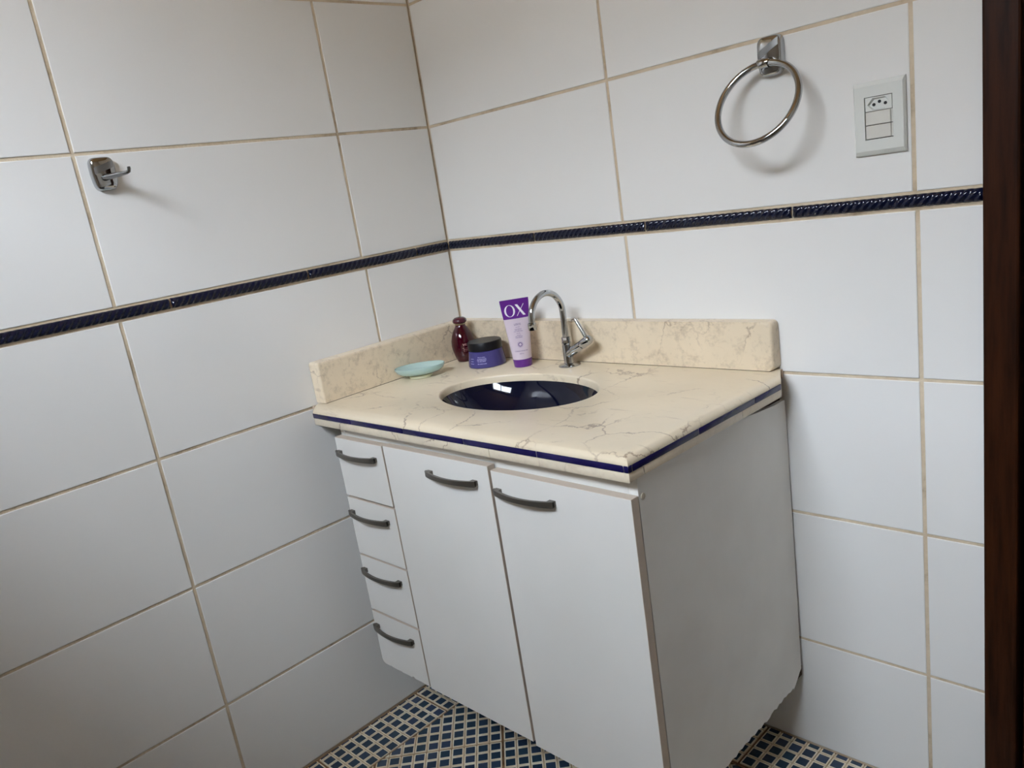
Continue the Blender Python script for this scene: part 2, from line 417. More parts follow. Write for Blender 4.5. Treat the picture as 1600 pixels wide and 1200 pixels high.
for a, b in zip(cuts, cuts[1:]): rope(wb, a+0.0012, b-0.0012, zc, fr_back)
rope(wb, DX1, XR, zc, fr_back)
# pale grout ledges above and below the rope
ob('border_grout', box(-0.004, -0.0005, YF, -0.004, 1.1545, 1.1572), M['grout'], wl)
ob('border_grout', box(-0.004, -0.0005, YF, -0.004, 1.1772, 1.1788), M['grout'], wl)
ob('border_grout', box(0.004, DX0, 0.0005, 0.004, 1.1545, 1.1572), M['grout'], wb)
ob('border_grout', box(0.004, DX0, 0.0005, 0.004, 1.1772, 1.1788), M['grout'], wb)

# ------------------------------------------------------------------ floor: tiles of little blue squares with cream rims
fl = structure(ob('floor', box(-0.12, XR+0.1, YF-0.1, 0.14, -0.06, -0.0045), M['floor_grout']))
PT, PC = 0.3147, 0.0311
XB, YB = 0.138, -0.150
B46 = radians(46.0); uu = (cos(B46), sin(B46)); ww = (sin(B46), -cos(B46))
HALF, BLUE = 0.01415, 0.01125
def chip_data(outer, inner):
    """cream rim with a blue square sunk a little in it"""
    n = len(outer); v = [(x, y, -0.0034) for x, y in outer]+[(x, y, -0.0006) for x, y in outer]; f = []; mi = []
    for i in range(n): f.append((i, (i+1) % n, n+(i+1) % n, n+i)); mi.append(0)
    f.append(tuple(range(n, 2*n))); mi.append(0)
    if len(inner) > 2:
        b = len(v); k_ = len(inner); v += [(x, y, -0.00055) for x, y in inner]
        cx = sum(p[0] for p in inner)/k_; cy = sum(p[1] for p in inner)/k_
        v += [(cx+(x-cx)*0.86, cy+(y-cy)*0.86, -0.0002) for x, y in inner]
        for i in range(k_): f.append((b+i, b+(i+1) % k_, b+k_+(i+1) % k_, b+k_+i)); mi.append(1)
        f.append(tuple(range(b+k_, b+2*k_))); mi.append(1)
    return v, f, mi
def sq(c, h, ax, ay): return [(c[0]+h*(sx1*ax[0]+sy1*ay[0]), c[1]+h*(sx1*ax[1]+sy1*ay[1])) for sx1, sy1 in ((-1, -1), (1, -1), (1, 1), (-1, 1))]
def ccw(p): return p if sum(p[i][0]*p[(i+1) % len(p)][1]-p[(i+1) % len(p)][0]*p[i][1] for i in range(len(p))) > 0 else p[::-1]
singles = []; rest = [[], [], []]; tiles = []
bpy.context.view_layer.update()
def shown(c):
    p = world_to_camera_view(S, cam, Vector((c[0], c[1], 0))); px, py = p.x*1600, (1-p.y)*1200
    if p.z <= 0 or px < -20 or px > 1620 or py > 1222: return False
    return py > 1066+(px-655)*0.52 or px > 1118
def lay(region, ax, ay, o0, o1, joint0, joint1, n0, n1):
    """tiles on axes ax, ay (origin o0,o1 along them); region clips"""
    for a in range(*n0):
        for b in range(*n1):
            A, B = joint0+a*PT, joint1+b*PT
            def W2(p, q): return (p*ax[0]+q*ay[0], p*ax[1]+q*ay[1])
            t = [W2(A+0.0028, B+0.0028), W2(A+PT-0.0028, B+0.0028), W2(A+PT-0.0028, B+PT-0.0028), W2(A+0.0028, B+PT-0.0028)]
            for cl in region: t = clip(t, *cl)
            if poly_area(t) < 1e-5: continue
            tiles.append(ccw(t))
            for i in range(10):
                for j in range(10):
                    c = W2(A+0.0174+PC*i, B+0.0174+PC*j)
                    o_ = sq(c, HALF, ax, ay); in_ = sq(c, BLUE, ax, ay); full = True
                    for cl in region:
                        k0 = clip(o_, *cl)
                        if k0 != o_: full = False
                        o_ = k0; in_ = clip(in_, *cl)
                    if poly_area(o_) < 2e-5: continue
                    if poly_area(in_) < 4e-6: in_ = []
                    (singles if shown(c) else rest[0]).append((c, ccw(o_), ccw(in_) if in_ else [], full, ax))
g = 0.0028
lay([(-1, 0, -0.004), (1, 0, XB-g), (0, 1, -0.003)], (1, 0), (0, 1), 0, 0, -0.0200, -0.3902, (0, 1), (-6, 2))
lay([(-1, 0, -(XB+g)), (1, 0, XR-0.002), (0, 1, -0.003), (0, -1, -(YB+g))], (1, 0), (0, 1), 0, 0, 0.8427-3*PT, -0.1442, (0, 8), (-1, 1))
lay([(-1, 0, -(XB+g)), (0, 1, YB-g), (1, 0, XR-0.002), (0, -1, -(YF+0.002))], uu, ww, 0, 0, -0.0405, 0.5198, (-6, 6), (-6, 8))
for t in tiles:
    n = len(t); ob('floor_tile', ([(x, y, -0.006) for x, y in t]+[(x, y, -0.0031) for x, y in t], [tuple(range(n, 2*n))]+[(i, (i+1) % n, n+(i+1) % n, n+i) for i in range(n)]), M['floor_body'], fl)
chip_cache = {}
singles.sort(key=lambda s: (Vector((s[0][0], s[0][1], 0))-cam.location).length)
for s in singles[300:]: rest[0].append(s)
for c, o_, in_, full, ax in singles[:300]:
    if full:
        if ax not in chip_cache:
            v, f, mi = chip_data([(x-c[0], y-c[1]) for x, y in o_], [(x-c[0], y-c[1]) for x, y in in_])
            me = bpy.data.meshes.new('mosaic_square'); me.from_pydata(v, [], f); me.polygons.foreach_set('material_index', mi)
            me.materials.append(M['floor_cream']); me.materials.append(M['floor_blue']); chip_cache[ax] = me
        q = bpy.data.objects.new('mosaic_square', chip_cache[ax]); COL.objects.link(q); q.parent = fl; q.location = (c[0], c[1], 0)
    else:
        ob('mosaic_square', chip_data(o_, in_), [M['floor_cream'], M['floor_blue']], fl)
V = []; Fc = []; MI = []
for c, o_, in_, full, ax in rest[0]:
    v, f, mi = chip_data(o_, in_); b = len(V); V += v; Fc += [tuple(b+i for i in q) for q in f]; MI += mi
ob('mosaic_squares', (V, Fc, MI), [M['floor_cream'], M['floor_blue']], fl)['kind'] = 'stuff'

# ------------------------------------------------------------------ vanity cabinet
cab = thing('vanity_cabinet', 'white laminate vanity cabinet with four drawers and two doors under the marble top', 'cabinet', (0.515, -0.26, 0.20))
def off(o):  # parts are modelled in world coordinates; keep them there
    o.matrix_parent_inverse = Matrix.Translation(cab.location).inverted(); return o
YC = -0.5025
off(ob('side_panel', box(0.096, 0.112, YC+0.001, -0.010, 0.207, 0.8285), M['laminate'], cab))
off(ob('bottom_panel', box(0.113, 0.9195, YC+0.001, -0.010, 0.207, 0.223), M['laminate'], cab))
off(ob('back_panel', box(0.113, 0.9195, -0.012, -0.006, 0.224, 0.8285), M['laminate'], cab))
off(ob('front_rail', box(0.113, 0.9195, YC+0.001, YC+0.018, 0.755, 0.8285), M['laminate'], cab))
off(ob('divider', box(0.2755, 0.2915, YC+0.001, -0.013, 0.224, 0.7545), M['laminate'], cab))
off(ob('divider', box(0.608, 0.624, YC+0.001, YC+0.018, 0.224, 0.7545), M['laminate'], cab))
# right side panel, its laminate torn along the bottom and at the back top corner
pan = [(-0.5025, 0.822), (-0.27, 0.8225), (-0.2, 0.8195), (-0.165, 0.8170), (-0.12, 0.8115), (-0.085, 0.8085), (-0.05, 0.8050), (-0.018, 0.8045), (-0.0045, 0.8035), (-0.0035, 0.72),
       (-0.006, 0.56), (-0.0095, 0.36), (-0.013, 0.196), (-0.021, 0.191), (-0.033, 0.180), (-0.047, 0.169), (-0.051, 0.1655), (-0.054, 0.171), (-0.066, 0.169), (-0.078, 0.172), (-0.087, 0.1705), (-0.095, 0.1735),
       (-0.109, 0.169), (-0.117, 0.172), (-0.129, 0.1675), (-0.140, 0.1715), (-0.152, 0.1695), (-0.160, 0.1655), (-0.173, 0.1640), (-0.183, 0.1685), (-0.197, 0.164), (-0.207, 0.1685), (-0.222, 0.1655), (-0.235, 0.170),
       (-0.2465, 0.166), (-0.26, 0.170), (-0.272, 0.167), (-0.285, 0.1695), (-0.297, 0.1645), (-0.31, 0.169), (-0.325, 0.1655), (-0.34, 0.168), (-0.40, 0.166), (-0.46, 0.169), (-0.5025, 0.167)]
bmp = prism(pan, 0, 'x', 0.9205, 0.9385)
off(ob('side_panel', bmp, M['panel'], cab))
off(ob('torn_chipboard', box(0.9215, 0.9365, -0.30, -0.006, 0.176, 0.2, 0.001), M['chipboard'], cab))
off(ob('torn_chipboard', box(0.9215, 0.9300, -0.20, -0.008, 0.800, 0.8255), M['chipboard'], cab))  # dark brown strip filling the gap under the counter
o = off(ob('screw_cap', lathe([(0.0058, 0), (0.0058, 0.001), (0.0048, 0.0016)], 20), M['cap_beige'], cab, 40)); o['label'] = 'round beige screw cap'
o.matrix_basis = Matrix.Translation((0.9385, -0.4920, 0.7886)) @ Matrix.Rotation(pi/2, 4, 'Y')
# front boards: white face with a beige edge band round it
def board(x0, x1, z0, z1, tilt=0.0, torn=False):
    if torn:
        w = x1-x0
        pl = [(x0, z1), (x0, z0+0.012), (x0+0.003, z0+0.004), (x0+0.012, z0)]+[(x0+w*t, z0+q) for t, q in ((0.17, 0.0), (0.18, 0.002), (0.20, 0.0004), (0.30, -0.0006), (0.41, 0.0008), (0.43, -0.0004), (0.58, 0.0), (0.64, -0.0012), (0.66, 0.0030), (0.69, 0.0032), (0.71, 0.0), (0.85, 0.0004), (0.95, -0.0006))]+[(x1, z0), (x1, z1)]
        bm = prism(pl, 0, 'y', -0.5230, -0.5045)
    else: bm = box(x0, x1, -0.5230, -0.5045, z0, z1, 0.0006, 1)
    recalc(bm)
    for f in bm.faces:
        f.material_index = 0 if f.normal.y < -0.9 or abs(f.normal.y) > 0.9 else 1
    if tilt:
        for v in bm.verts: v.co.z += tilt*(v.co.x-x0)/(x1-x0)
    return bm
def handle(x0, x1, z, parent):
    n = 16; lp = []
    for i in range(n+1):
        t = i/n; x = x0+(x1-x0)*t; b = sin(pi*t)
        y = -0.5300-0.0135*b**0.75; hh = 0.0060-0.0015*b; th = 0.0026
        lp.append([(x, y-th, z-hh), (x, y+th, z-hh), (x, y+th, z+hh), (x, y-th, z+hh)])
    bm = rings(lp)
    box(x0, x0+0.014, -0.5318, -0.5229, z-0.0050, z+0.0048, bm=bm)
    box(x1-0.014, x1, -0.5318, -0.5229, z-0.0050, z+0.0048, bm=bm)
    o = ob('handle', bm, M['nickel'], parent); return o
fr = [(0.0985, 0.2805, 0.6595, 0.8020), (0.0985, 0.2815, 0.5090, 0.6545), (0.0985, 0.2815, 0.3600, 0.5050), (0.0985, 0.2810, 0.2085, 0.3545)]
for (x0, x1, z0, z1), hz in zip(fr, (0.7670, 0.6180, 0.4680, 0.3165)):
    d = off(ob('drawer', board(x0, x1, z0, z1, torn=z0 < 0.25), [M['laminate'], M['edge_band']], cab))
    handle(0.1055, 0.2545, hz, d)
d = off(ob('cabinet_door', board(0.2855, 0.6128, 0.2045, 0.8037), [M['laminate'], M['edge_band']], cab)); handle(0.4315, 0.5790, 0.7655, d)
d = off(ob('cabinet_door', board(0.6195, 0.9390, 0.1985, 0.7970, -0.0025), [M['laminate'], M['edge_band']], cab)); handle(0.6285, 0.7755, 0.7590, d)

# ------------------------------------------------------------------ marble counter
ZT = 0.8675
ct = thing('marble_countertop', 'beige veined marble vanity top with cobalt edge line and low backsplash', 'countertop', (0.48, -0.27, ZT-0.02))
def ctp(o): o.matrix_parent_inverse = Matrix.Translation(ct.location).inverted(); return o
OUT = [(0.0005, -0.0015), (0.0005, -0.5040), (0.0274, -0.5239), (0.9446, -0.5274), (0.9588, -0.0551), (0.9325, -0.0015)]   # back-left, front-left at the wall, ... back-right
EW = [0, 1, 1, 1, 0, 0]                  # which edges are profiled (edge i joins point i and i+1)
def inset(d):
    n = len(OUT); L_ = []
    for i in range(n):
        p, q = Vector(OUT[i]), Vector(OUT[(i+1) % n]); t = (q-p).normalized(); nn = Vector((-t.y, t.x))
        L_.append((p+nn*d*EW[i], t))
    r = []
    for i in range(n):
        (p, t), (q, s) = L_[i-1], L_[i]
        k_ = ((q.x-p.x)*s.y-(q.y-p.y)*s.x)/(t.x*s.y-t.y*s.x); r.append((p.x+t.x*k_, p.y+t.y*k_))
    return r
SC, SA, SB = (0.4590, -0.2725), 0.2045, 0.1335
def ell(da, z, n=72): return [(SC[0]+(SA+da)*cos(2*pi*i/n), SC[1]+(SB+da)*sin(2*pi*i/n), z) for i in range(n)]
bm = bmesh.new()
def loop(pts): return [bm.verts.new(p) for p in pts]
def bridge(a, b):
    n = len(a)
    for i in range(n): bm.faces.new((a[i], a[(i+1) % n], b[(i+1) % n], b[i]))
def L3(d, z): return [(x, y, z) for x, y in inset(d)]
ol = [loop(L3(0.0035, 0.8411)), loop(L3(0.0035, 0.8527)), loop(L3(0.0, 0.8527))]
for i in range(0, 9):
    a = i/8*pi/2; ol.append(loop(L3(0.024*(1-cos(a)), 0.8530+(ZT-0.8530)*sin(a))))
for a, b in zip(ol, ol[1:]): bridge(a, b)
il = [loop(ell(0.004, ZT)), loop(ell(0.0024, ZT-0.0006)), loop(ell(0.001, ZT-0.0018)), loop(ell(0.0, ZT-0.004)), loop(ell(0.0, 0.8411))]
for a, b in zip(il, il[1:]): bridge(a, b)
def fill(a, b):
    es = []
    for lp in (a, b):
        for i in range(len(lp)):
            es.append(bm.edges.get((lp[i], lp[(i+1) % len(lp)])))
    bmesh.ops.triangle_fill(bm, use_beauty=True, edges=es)
fill(ol[-1], il[0]); fill(ol[0], il[-1]); recalc(bm)
ctp(ob('slab', bm, M['marble'], ct, 28))
# lower marble strip under the blue line
def strip(name, i, d0, d1, z0, z1, t0, t1, material, bev=0.0, label=None):
    a0, b0 = Vector(inset(d0)[i]), Vector(inset(d0)[i+1]); a1, b1 = Vector(inset(d1)[i]), Vector(inset(d1)[i+1])
    q = [a0.lerp(b0, t0), a0.lerp(b0, t1), a1.lerp(b1, t1), a1.lerp(b1, t0)]
    o = ctp(ob(name, prism([tuple(p) for p in q], 0, 'z', z0, z1, bev), material, ct, 40))
    if label: o['label'] = label
    return o
strip('apron', 1, 0.0, 0.02, 0.8243, 0.8410, 0, 1, M['marble_edge'])
for t0, t1 in ((0, 0.352), (0.3530, 0.655), (0.656, 1)): strip('apron', 2, 0.0, 0.02, 0.8243, 0.8410, t0, t1, M['marble_edge'], 0.0008)
for t0, t1 in ((0, 0.078), (0.080, 0.70), (0.701, 1)): strip('apron', 3, 0.0, 0.02, 0.8262, 0.8410, t0, t1, M['marble_edge'], 0.0008)
# blue glazed liner, piece by piece
fx = lambda x: (x-0.0274)/(0.9446-0.0274)
cutsF = [0.0274, 0.1837, 0.3733, 0.5606, 0.7502, 0.935, 0.9446]
for a, b in zip(cutsF, cutsF[1:]): strip('liner_tile', 2, -0.0012, 0.0034, 0.8413, 0.8524, fx(a)+0.0006, fx(b)-0.0006, M['liner'], 0.0012)
fy = lambda y: (-0.5274-y)/(-0.5274-(-0.0551))
cutsR = [-0.5274, -0.5178, -0.3356, -0.1523, -0.0551]
for a, b in zip(cutsR, cutsR[1:]): strip('liner_tile', 3, -0.0012, 0.0034, 0.8413, 0.8524, fy(a)+0.0010, fy(b)-0.0010, M['liner'], 0.0012)
strip('liner_tile', 1, -0.0012, 0.0034, 0.8413, 0.8524, 0.02, 0.98, M['liner'], 0.001)
for i, d_ in ((1, 0.0022), (2, 0.0006), (3, 0.0006)):
    strip('liner_joint', i, d_, 0.0034, 0.8411, 0.8525, 0.0, 1.0, M['joint_white'])
# backsplash boards
def rounded(x0, x1, z0, z1, r, corners):
    pts = []
    for cxx, czz, a0, tag_ in ((x0, z0, pi, 'bl'), (x1, z0, 1.5*pi, 'br'), (x1, z1, 0, 'tr'), (x0, z1, 0.5*pi, 'tl')):
        if tag_ in corners:
            ox = cxx+(r if 'l' in tag_ else -r); oz = czz+(r if 'b' in tag_ else -r)
            for i in range(7): a = a0+i*pi/12; pts.append((ox+r*cos(a), oz+r*sin(a)))
        else: pts.append((cxx, czz))
    return pts
bm = prism(rounded(0.0395, 0.9340, ZT+0.0012, 0.9665, 0.010, ('tr', 'br')), 0, 'y', -0.0300, -0.0012)
def soften(bm, test, w):
    es = [e_ for e_ in bm.edges if len(e_.link_faces) == 2 and e_.calc_face_angle(0) > 0.6 and test(e_)]
    bmesh.ops.bevel(bm, geom=es, offset=w, segments=4, profile=0.5, affect='EDGES'); return bm
soften(bm, lambda e_: all(v.co.y < -0.02 and v.co.x > 0.045 for v in e_.verts) and max(v.co.z for v in e_.verts) > ZT+0.002, 0.006)
ctp(ob('backsplash', bm, M['marble_splash'], ct, 40))
bm = prism(rounded(-0.4925, -0.0013, ZT+0.0012, 0.9665, 0.006, ('tl',)), 0, 'x', 0.0010, 0.0385)
soften(bm, lambda e_: all(v.co.x > 0.03 for v in e_.verts) and max(v.co.z for v in e_.verts) > ZT+0.002 and min(v.co.y for v in e_.verts) < -0.002, 0.005)
ctp(ob('backsplash', bm, M['marble_splash'], ct, 40))
# dirty seam under the boards, mortar where the slab meets the walls
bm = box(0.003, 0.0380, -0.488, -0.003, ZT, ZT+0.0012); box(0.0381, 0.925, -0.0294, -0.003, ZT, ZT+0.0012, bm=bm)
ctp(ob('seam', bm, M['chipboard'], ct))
ctp(ob('mortar', box(0.0005, 0.007, -0.5075, -0.5035, 0.818, 0.864, 0.002), M['mortar'], ct))
ctp(ob('mortar', box(0.9305, 0.9375, -0.0075, -0.0005, 0.848, 0.8665, 0.002), M['mortar'], ct))

# ------------------------------------------------------------------ sink bowl
sk = thing('sink_bowl', 'oval navy blue ceramic basin set under the marble top', 'sink', (SC[0], SC[1], 0.715))
prof = []; AC = radians(74)
for i in range(19):
    a = AC*(1-i/18*0.985); prof.append((sin(a)/sin(AC), 0.8500-0.142*(cos(a)-cos(AC))))
lp = [[(SC[0]-sk.location.x+(SA-0.0008)*r*cos(2*pi*k_/64), SC[1]-sk.location.y+(SB-0.0008)*r*sin(2*pi*k_/64), z-sk.location.z) for k_ in range(64)] for r, z in prof]
lo = [[(p[0]*1.0, p[1]*1.0, p[2]-0.006) for p in q] for q in reversed(lp)]
ob('bowl', rings(lp+lo, False, False), M['sink'], sk, 50)
ob('drain', lathe([(0.0, 0.006), (0.012, 0.006), (0.019, 0.0055), (0.021, 0.004), (0.021, -0.006), (0.0, -0.006)], 32, (0, 0, 0.8500-0.142*(1-cos(AC))-0.715+0.0015), close_a=False, close_b=False), M['chrome'], sk, 40)

# ------------------------------------------------------------------ faucet
FXc, FYc = 0.4375, -0.0655
fc = thing('basin_faucet', 'chrome gooseneck faucet with an angled side lever behind the basin', 'faucet', (FXc, FYc, ZT))
ob('base_flange', lathe([(0.026, 0.0002), (0.026, 0.0022), (0.023, 0.0045), (0.0150, 0.0065), (0.0125, 0.0075)], 40), M['chrome'], fc, 50)
ob('body', lathe([(0.0128, 0.006), (0.0118, 0.010), (0.0118, 0.048), (0.0112, 0.0510), (0.0112, 0.0525), (0.0118, 0.0535), (0.0116, 0.0565)], 32), M['chrome'], fc, 40)
ob('collar', lathe([(0.0106, 0.0570), (0.0106, 0.0690), (0.0098, 0.0700)], 8), M['chrome'], fc, 20)
path = [(0, 0, 0.068), (0, 0, 0.09), (0, 0.001, 0.115)]
RA, zc_ = 0.0530, 0.1295
for i in range(0, 31):
    a = pi*i/30; path.append((0, 0.001-RA+RA*cos(a), zc_+RA*sin(a)))
path.append((0, 0.001-2*RA-0.0008, zc_-0.004))
ob('neck', tube(path, 0.0074, 22), M['chrome'], fc, 60)
ob('aerator', lathe([(0.0088, 0.0), (0.0096, 0.001), (0.0096, 0.0145), (0.0080, 0.0160)], 28, (0, 0.001-2*RA-0.001, zc_-0.0195)), M['chrome'], fc, 40)
A = Vector((0.004, -0.001, 0.0290)); Bq = Vector((0.078, -0.0045, 0.0685)); ax = (Bq-A).normalized()
ob('valve_arm', tube([A, A+ax*0.030, A+ax*0.050], 0.0104, 24), M['chrome'], fc, 60)
ob('valve_cap', tube([A+ax*0.0505, A+ax*0.052, A+ax*0.076, A+ax*0.0815, A+ax*0.0845], [0.0104, 0.0112, 0.0112, 0.0095, 0.0045], 24), M['chrome'], fc, 50)
h0 = A+ax*0.074; h1 = Vector((0.0395, -0.0045, 0.1125))
ob('lever', tube([h0, h0.lerp(h1, 0.9), h1], [0.0048, 0.0044, 0.0042], 18), M['chrome'], fc, 50)

# ------------------------------------------------------------------ toiletries
bt = thing('shampoo_bottle', 'small dark red glossy bottle with a domed cap in the corner', 'bottle', (0.0812, -0.0755, ZT+0.0003))
bp = [(0.019, 0), (0.0215, 0.0012), (0.0232, 0.006), (0.0272, 0.018), (0.0308, 0.032), (0.0318, 0.044), (0.0309, 0.056), (0.0276, 0.069), (0.0225, 0.081), (0.0170, 0.089), (0.0138, 0.0945), (0.0130, 0.098)]
ob('bottle_body', lathe(bp, 48), M['bottle'], bt, 60)
ob('neck_ring', lathe([(0.0136, 0.0982), (0.0142, 0.0990), (0.0142, 0.1010), (0.0130, 0.1016)], 36), M['gold'], bt, 50)['label'] = 'thin brass coloured neck ring'
ob('cap', lathe([(0.0135, 0.1018), (0.0172, 0.1032), (0.0190, 0.1060), (0.0190, 0.1082), (0.0172, 0.1130), (0.0125, 0.1165), (0.006, 0.1180), (0.0012, 0.1183)], 40), M['bottle_cap'], bt, 60)
def surf_r(p, z):
    for (r0, z0), (r1, z1) in zip(p, p[1:]):
        if z0 <= z <= z1: return r0+(r1-r0)*(z-z0)/(z1-z0)
    return p[-1][0]
aB = math.atan2(-1.4313+0.065, 1.669-0.069)
def on_lathe(p, ang, zb, lift=0.0003):
    def fn(a, b):
        z = zb+b; r = surf_r(p, z)+lift; t = ang+a/r; return (r*cos(t), r*sin(t), z)
    return fn
flat_on('lettering', text_mesh('ve', 0.0125), on_lathe(bp, aB+0.10, 0.045), M['pink_text'], bt)
flat_on('small_print', dashes([(0.0, 0.007), (-0.004, 0.006), (-0.008, 0.005)], 0.0016, 3), on_lathe(bp, aB+0.10, 0.038), M['pink_text'], bt)

jr = thing('cream_jar', 'squat violet cream jar with a black lid between bottle and tube', 'jar', (0.1888, -0.0977, ZT+0.0003))
jp = [(0.0455, 0), (0.0482, 0.0012), (0.0486, 0.004), (0.0472, 0.016), (0.0452, 0.030), (0.0438, 0.0405), (0.0425, 0.0415)]
ob('jar_body', lathe(jp, 56), M['jar'], jr, 40)
ob('lid', lathe([(0.0425, 0.0420), (0.0436, 0.0428), (0.0436, 0.0615), (0.0426, 0.0632), (0.0405, 0.0638), (0.0400, 0.0634), (0.01, 0.0634)], 56), M['lid'], jr, 35)
aJ = math.atan2(-1.4313+0.0875, 1.669-0.1775)
flat_on('small_print', dashes([(0.0, 0.010), (-0.0042, 0.012), (-0.0074, 0.013), (-0.0106, 0.011), (-0.0165, 0.012)], 0.0024, 5), on_lathe(jp, aJ-0.30, 0.0275), M['lilac_text'], jr)
flat_on('small_print', dashes([(0.0, 0.006), (-0.006, 0.005), (-0.012, 0.006)], 0.0024, 9), on_lathe(jp, aJ-0.92, 0.0235), M['lilac_text'], jr)

# standing tube: round at the cap, pressed flat at the top seam
TX, TY = 0.3090, -0.0902
tb = thing('conditioner_tube', 'lilac and purple squeeze tube standing on its cap by the faucet', 'tube', (TX, TY, ZT+0.0003))
FACE = math.atan2(-1.4313-TY, 1.669-TX)+0.03           # the way the front looks
fu = Vector((-sin(FACE), cos(FACE), 0)); fn_ = Vector((cos(FACE), sin(FACE), 0)); fz = Vector((0, 0, 1))
HT = 0.1655
def sect(z):
    t = max(0.0, min(1.0, (z-0.020)/(HT-0.006-0.020)))
    return 0.0232+(0.0352-0.0232)*t, max(0.0011, 0.0212*(1-t**1.25))
def tube_ring(z, n=40):
    a, b = sect(z); return [fu*(a*cos(2*pi*i/n))+fn_*(b*sin(2*pi*i/n))+fz*z for i in range(n)]
zs = [0.0196, 0.022, 0.035, 0.05, 0.065, 0.08, 0.095, 0.1085, 0.1187, 0.119, 0.13, 0.14, 0.15, 0.156, 0.1595, 0.1655]
ob('tube_body', rings([tube_ring(z) for z in zs], mat_of=lambda i: 1 if i >= 10 or i == len(zs) else 0), [M['tube'], M['purple']], tb, 50)
def cap_ring(a, b, z, n=40): return [fu*(a*cos(2*pi*i/n))+fn_*(b*sin(2*pi*i/n))+fz*z for i in range(n)]
ob('cap', rings([cap_ring(0.0212, 0.0192, 0), cap_ring(0.0220, 0.0200, 0.001), cap_ring(0.0236, 0.0216, 0.0185), cap_ring(0.0228, 0.0208, 0.0194)]), M['purple'], tb, 40)['label'] = 'purple flip cap the tube stands on'
def on_tube(zb, lift=0.0004, du=0.0):
    def fn(a, b):
        z = zb+b; A_, B_ = sect(z); u_ = a+du; return fu*u_+fn_*(B_*sqrt(max(0, 1-(u_/A_)**2))+lift)+fz*z
    return fn
def grid_fix(vf, n=1): return vf
# the two big letters, thick and thin strokes
vs = []; fs = []; n = 40
for i in range(n):
    t = 2*pi*i/n; vs += [(-0.0128+0.0130*cos(t), 0.0142*sin(t)), (-0.0128+0.0085*cos(t), 0.0132*sin(t))]
for i in range(n): j = (i+1) % n; fs.append((2*i, 2*j, 2*j+1, 2*i+1))
def quad(p, q, w):
    b = len(vs); k_ = 6
    for i in range(k_+1):
        t = i/k_; x = p[0]+(q[0]-p[0])*t; y = p[1]+(q[1]-p[1])*t; vs.extend([(x-w/2, y), (x+w/2, y)])
    for i in range(k_): fs.append((b+2*i, b+2*i+1, b+2*i+3, b+2*i+2))
quad((0.0045, 0.0136), (0.0215, -0.0136), 0.0062); quad((0.0225, 0.0136), (0.0035, -0.0136), 0.0016)
flat_on('big_letters', (vs, fs), on_tube(0.1385, 0.0005, -0.001), M['white_text'], tb)
du = -0.0005
flat_on('lettering', text_mesh('LISOS', 0.0066), on_tube(0.1030, 0.0004, du), M['purple_text'], tb)
flat_on('small_print', dashes([(0.0, 0.005), (-0.0048, 0.009), (-0.0076, 0.008), (-0.0104, 0.011), (-0.0150, 0.005), (-0.0198, 0.005), (-0.0226, 0.009), (-0.0254, 0.009)], 0.0014, 4), on_tube(0.0980, 0.0004, du), M['fine_print'], tb)
vs = []; fs = []
for r0, r1 in ((0.0064, 0.0068), (0.0034, 0.0050)):
    b = len(vs)
    for i in range(28):
        t = 2*pi*i/28; vs += [(r0*cos(t), r0*sin(t)), (r1*cos(t), r1*sin(t))]
    for i in range(28):
        j = (i+1) % 28; fs.append((b+2*i, b+2*i+1, b+2*j+1, b+2*j))
flat_on('round_emblem', (vs, fs), on_tube(0.0565, 0.0004, du), M['purple_text'], tb)
flat_on('lettering', text_mesh('CONDICIONADOR', 0.0036), on_tube(0.0395, 0.0004, du), M['purple_text'], tb)
flat_on('lettering', text_mesh('200 ml', 0.0036), on_tube(0.0330, 0.0004, du), M['purple_text'], tb)

# soap dish
DXs, DYs = 0.0925, -0.2405
sd = thing('soap_dish', 'empty pale aqua frosted glass soap dish on a cream foot', 'soap dish', (DXs, DYs, ZT+0.0003))
ra = math.atan2(0.65, 0.76)*1.0 + 0.0
ra = math.atan2(0.746, 0.666)
po = [(0.44, 0.0090), (0.60, 0.0098), (0.80, 0.0130), (0.93, 0.0190), (0.99, 0.0262), (1.0, 0.0292), (0.985, 0.0300), (0.955, 0.0290), (0.90, 0.0205), (0.78, 0.0150), (0.55, 0.0128), (0.15, 0.0122)]
ob('dish', lathe([(r*0.0640, z) for r, z in po], 56, sx_=1.0, sy_=0.66, rot=ra), M['aqua'], sd, 60)
ob('foot', lathe([(0.0275, 0.0), (0.0300, 0.0015), (0.0300, 0.0070), (0.0265, 0.0089)], 44, sx_=1.0, sy_=0.80, rot=ra), M['foot'], sd, 50)['label'] = 'pale cream oval foot'

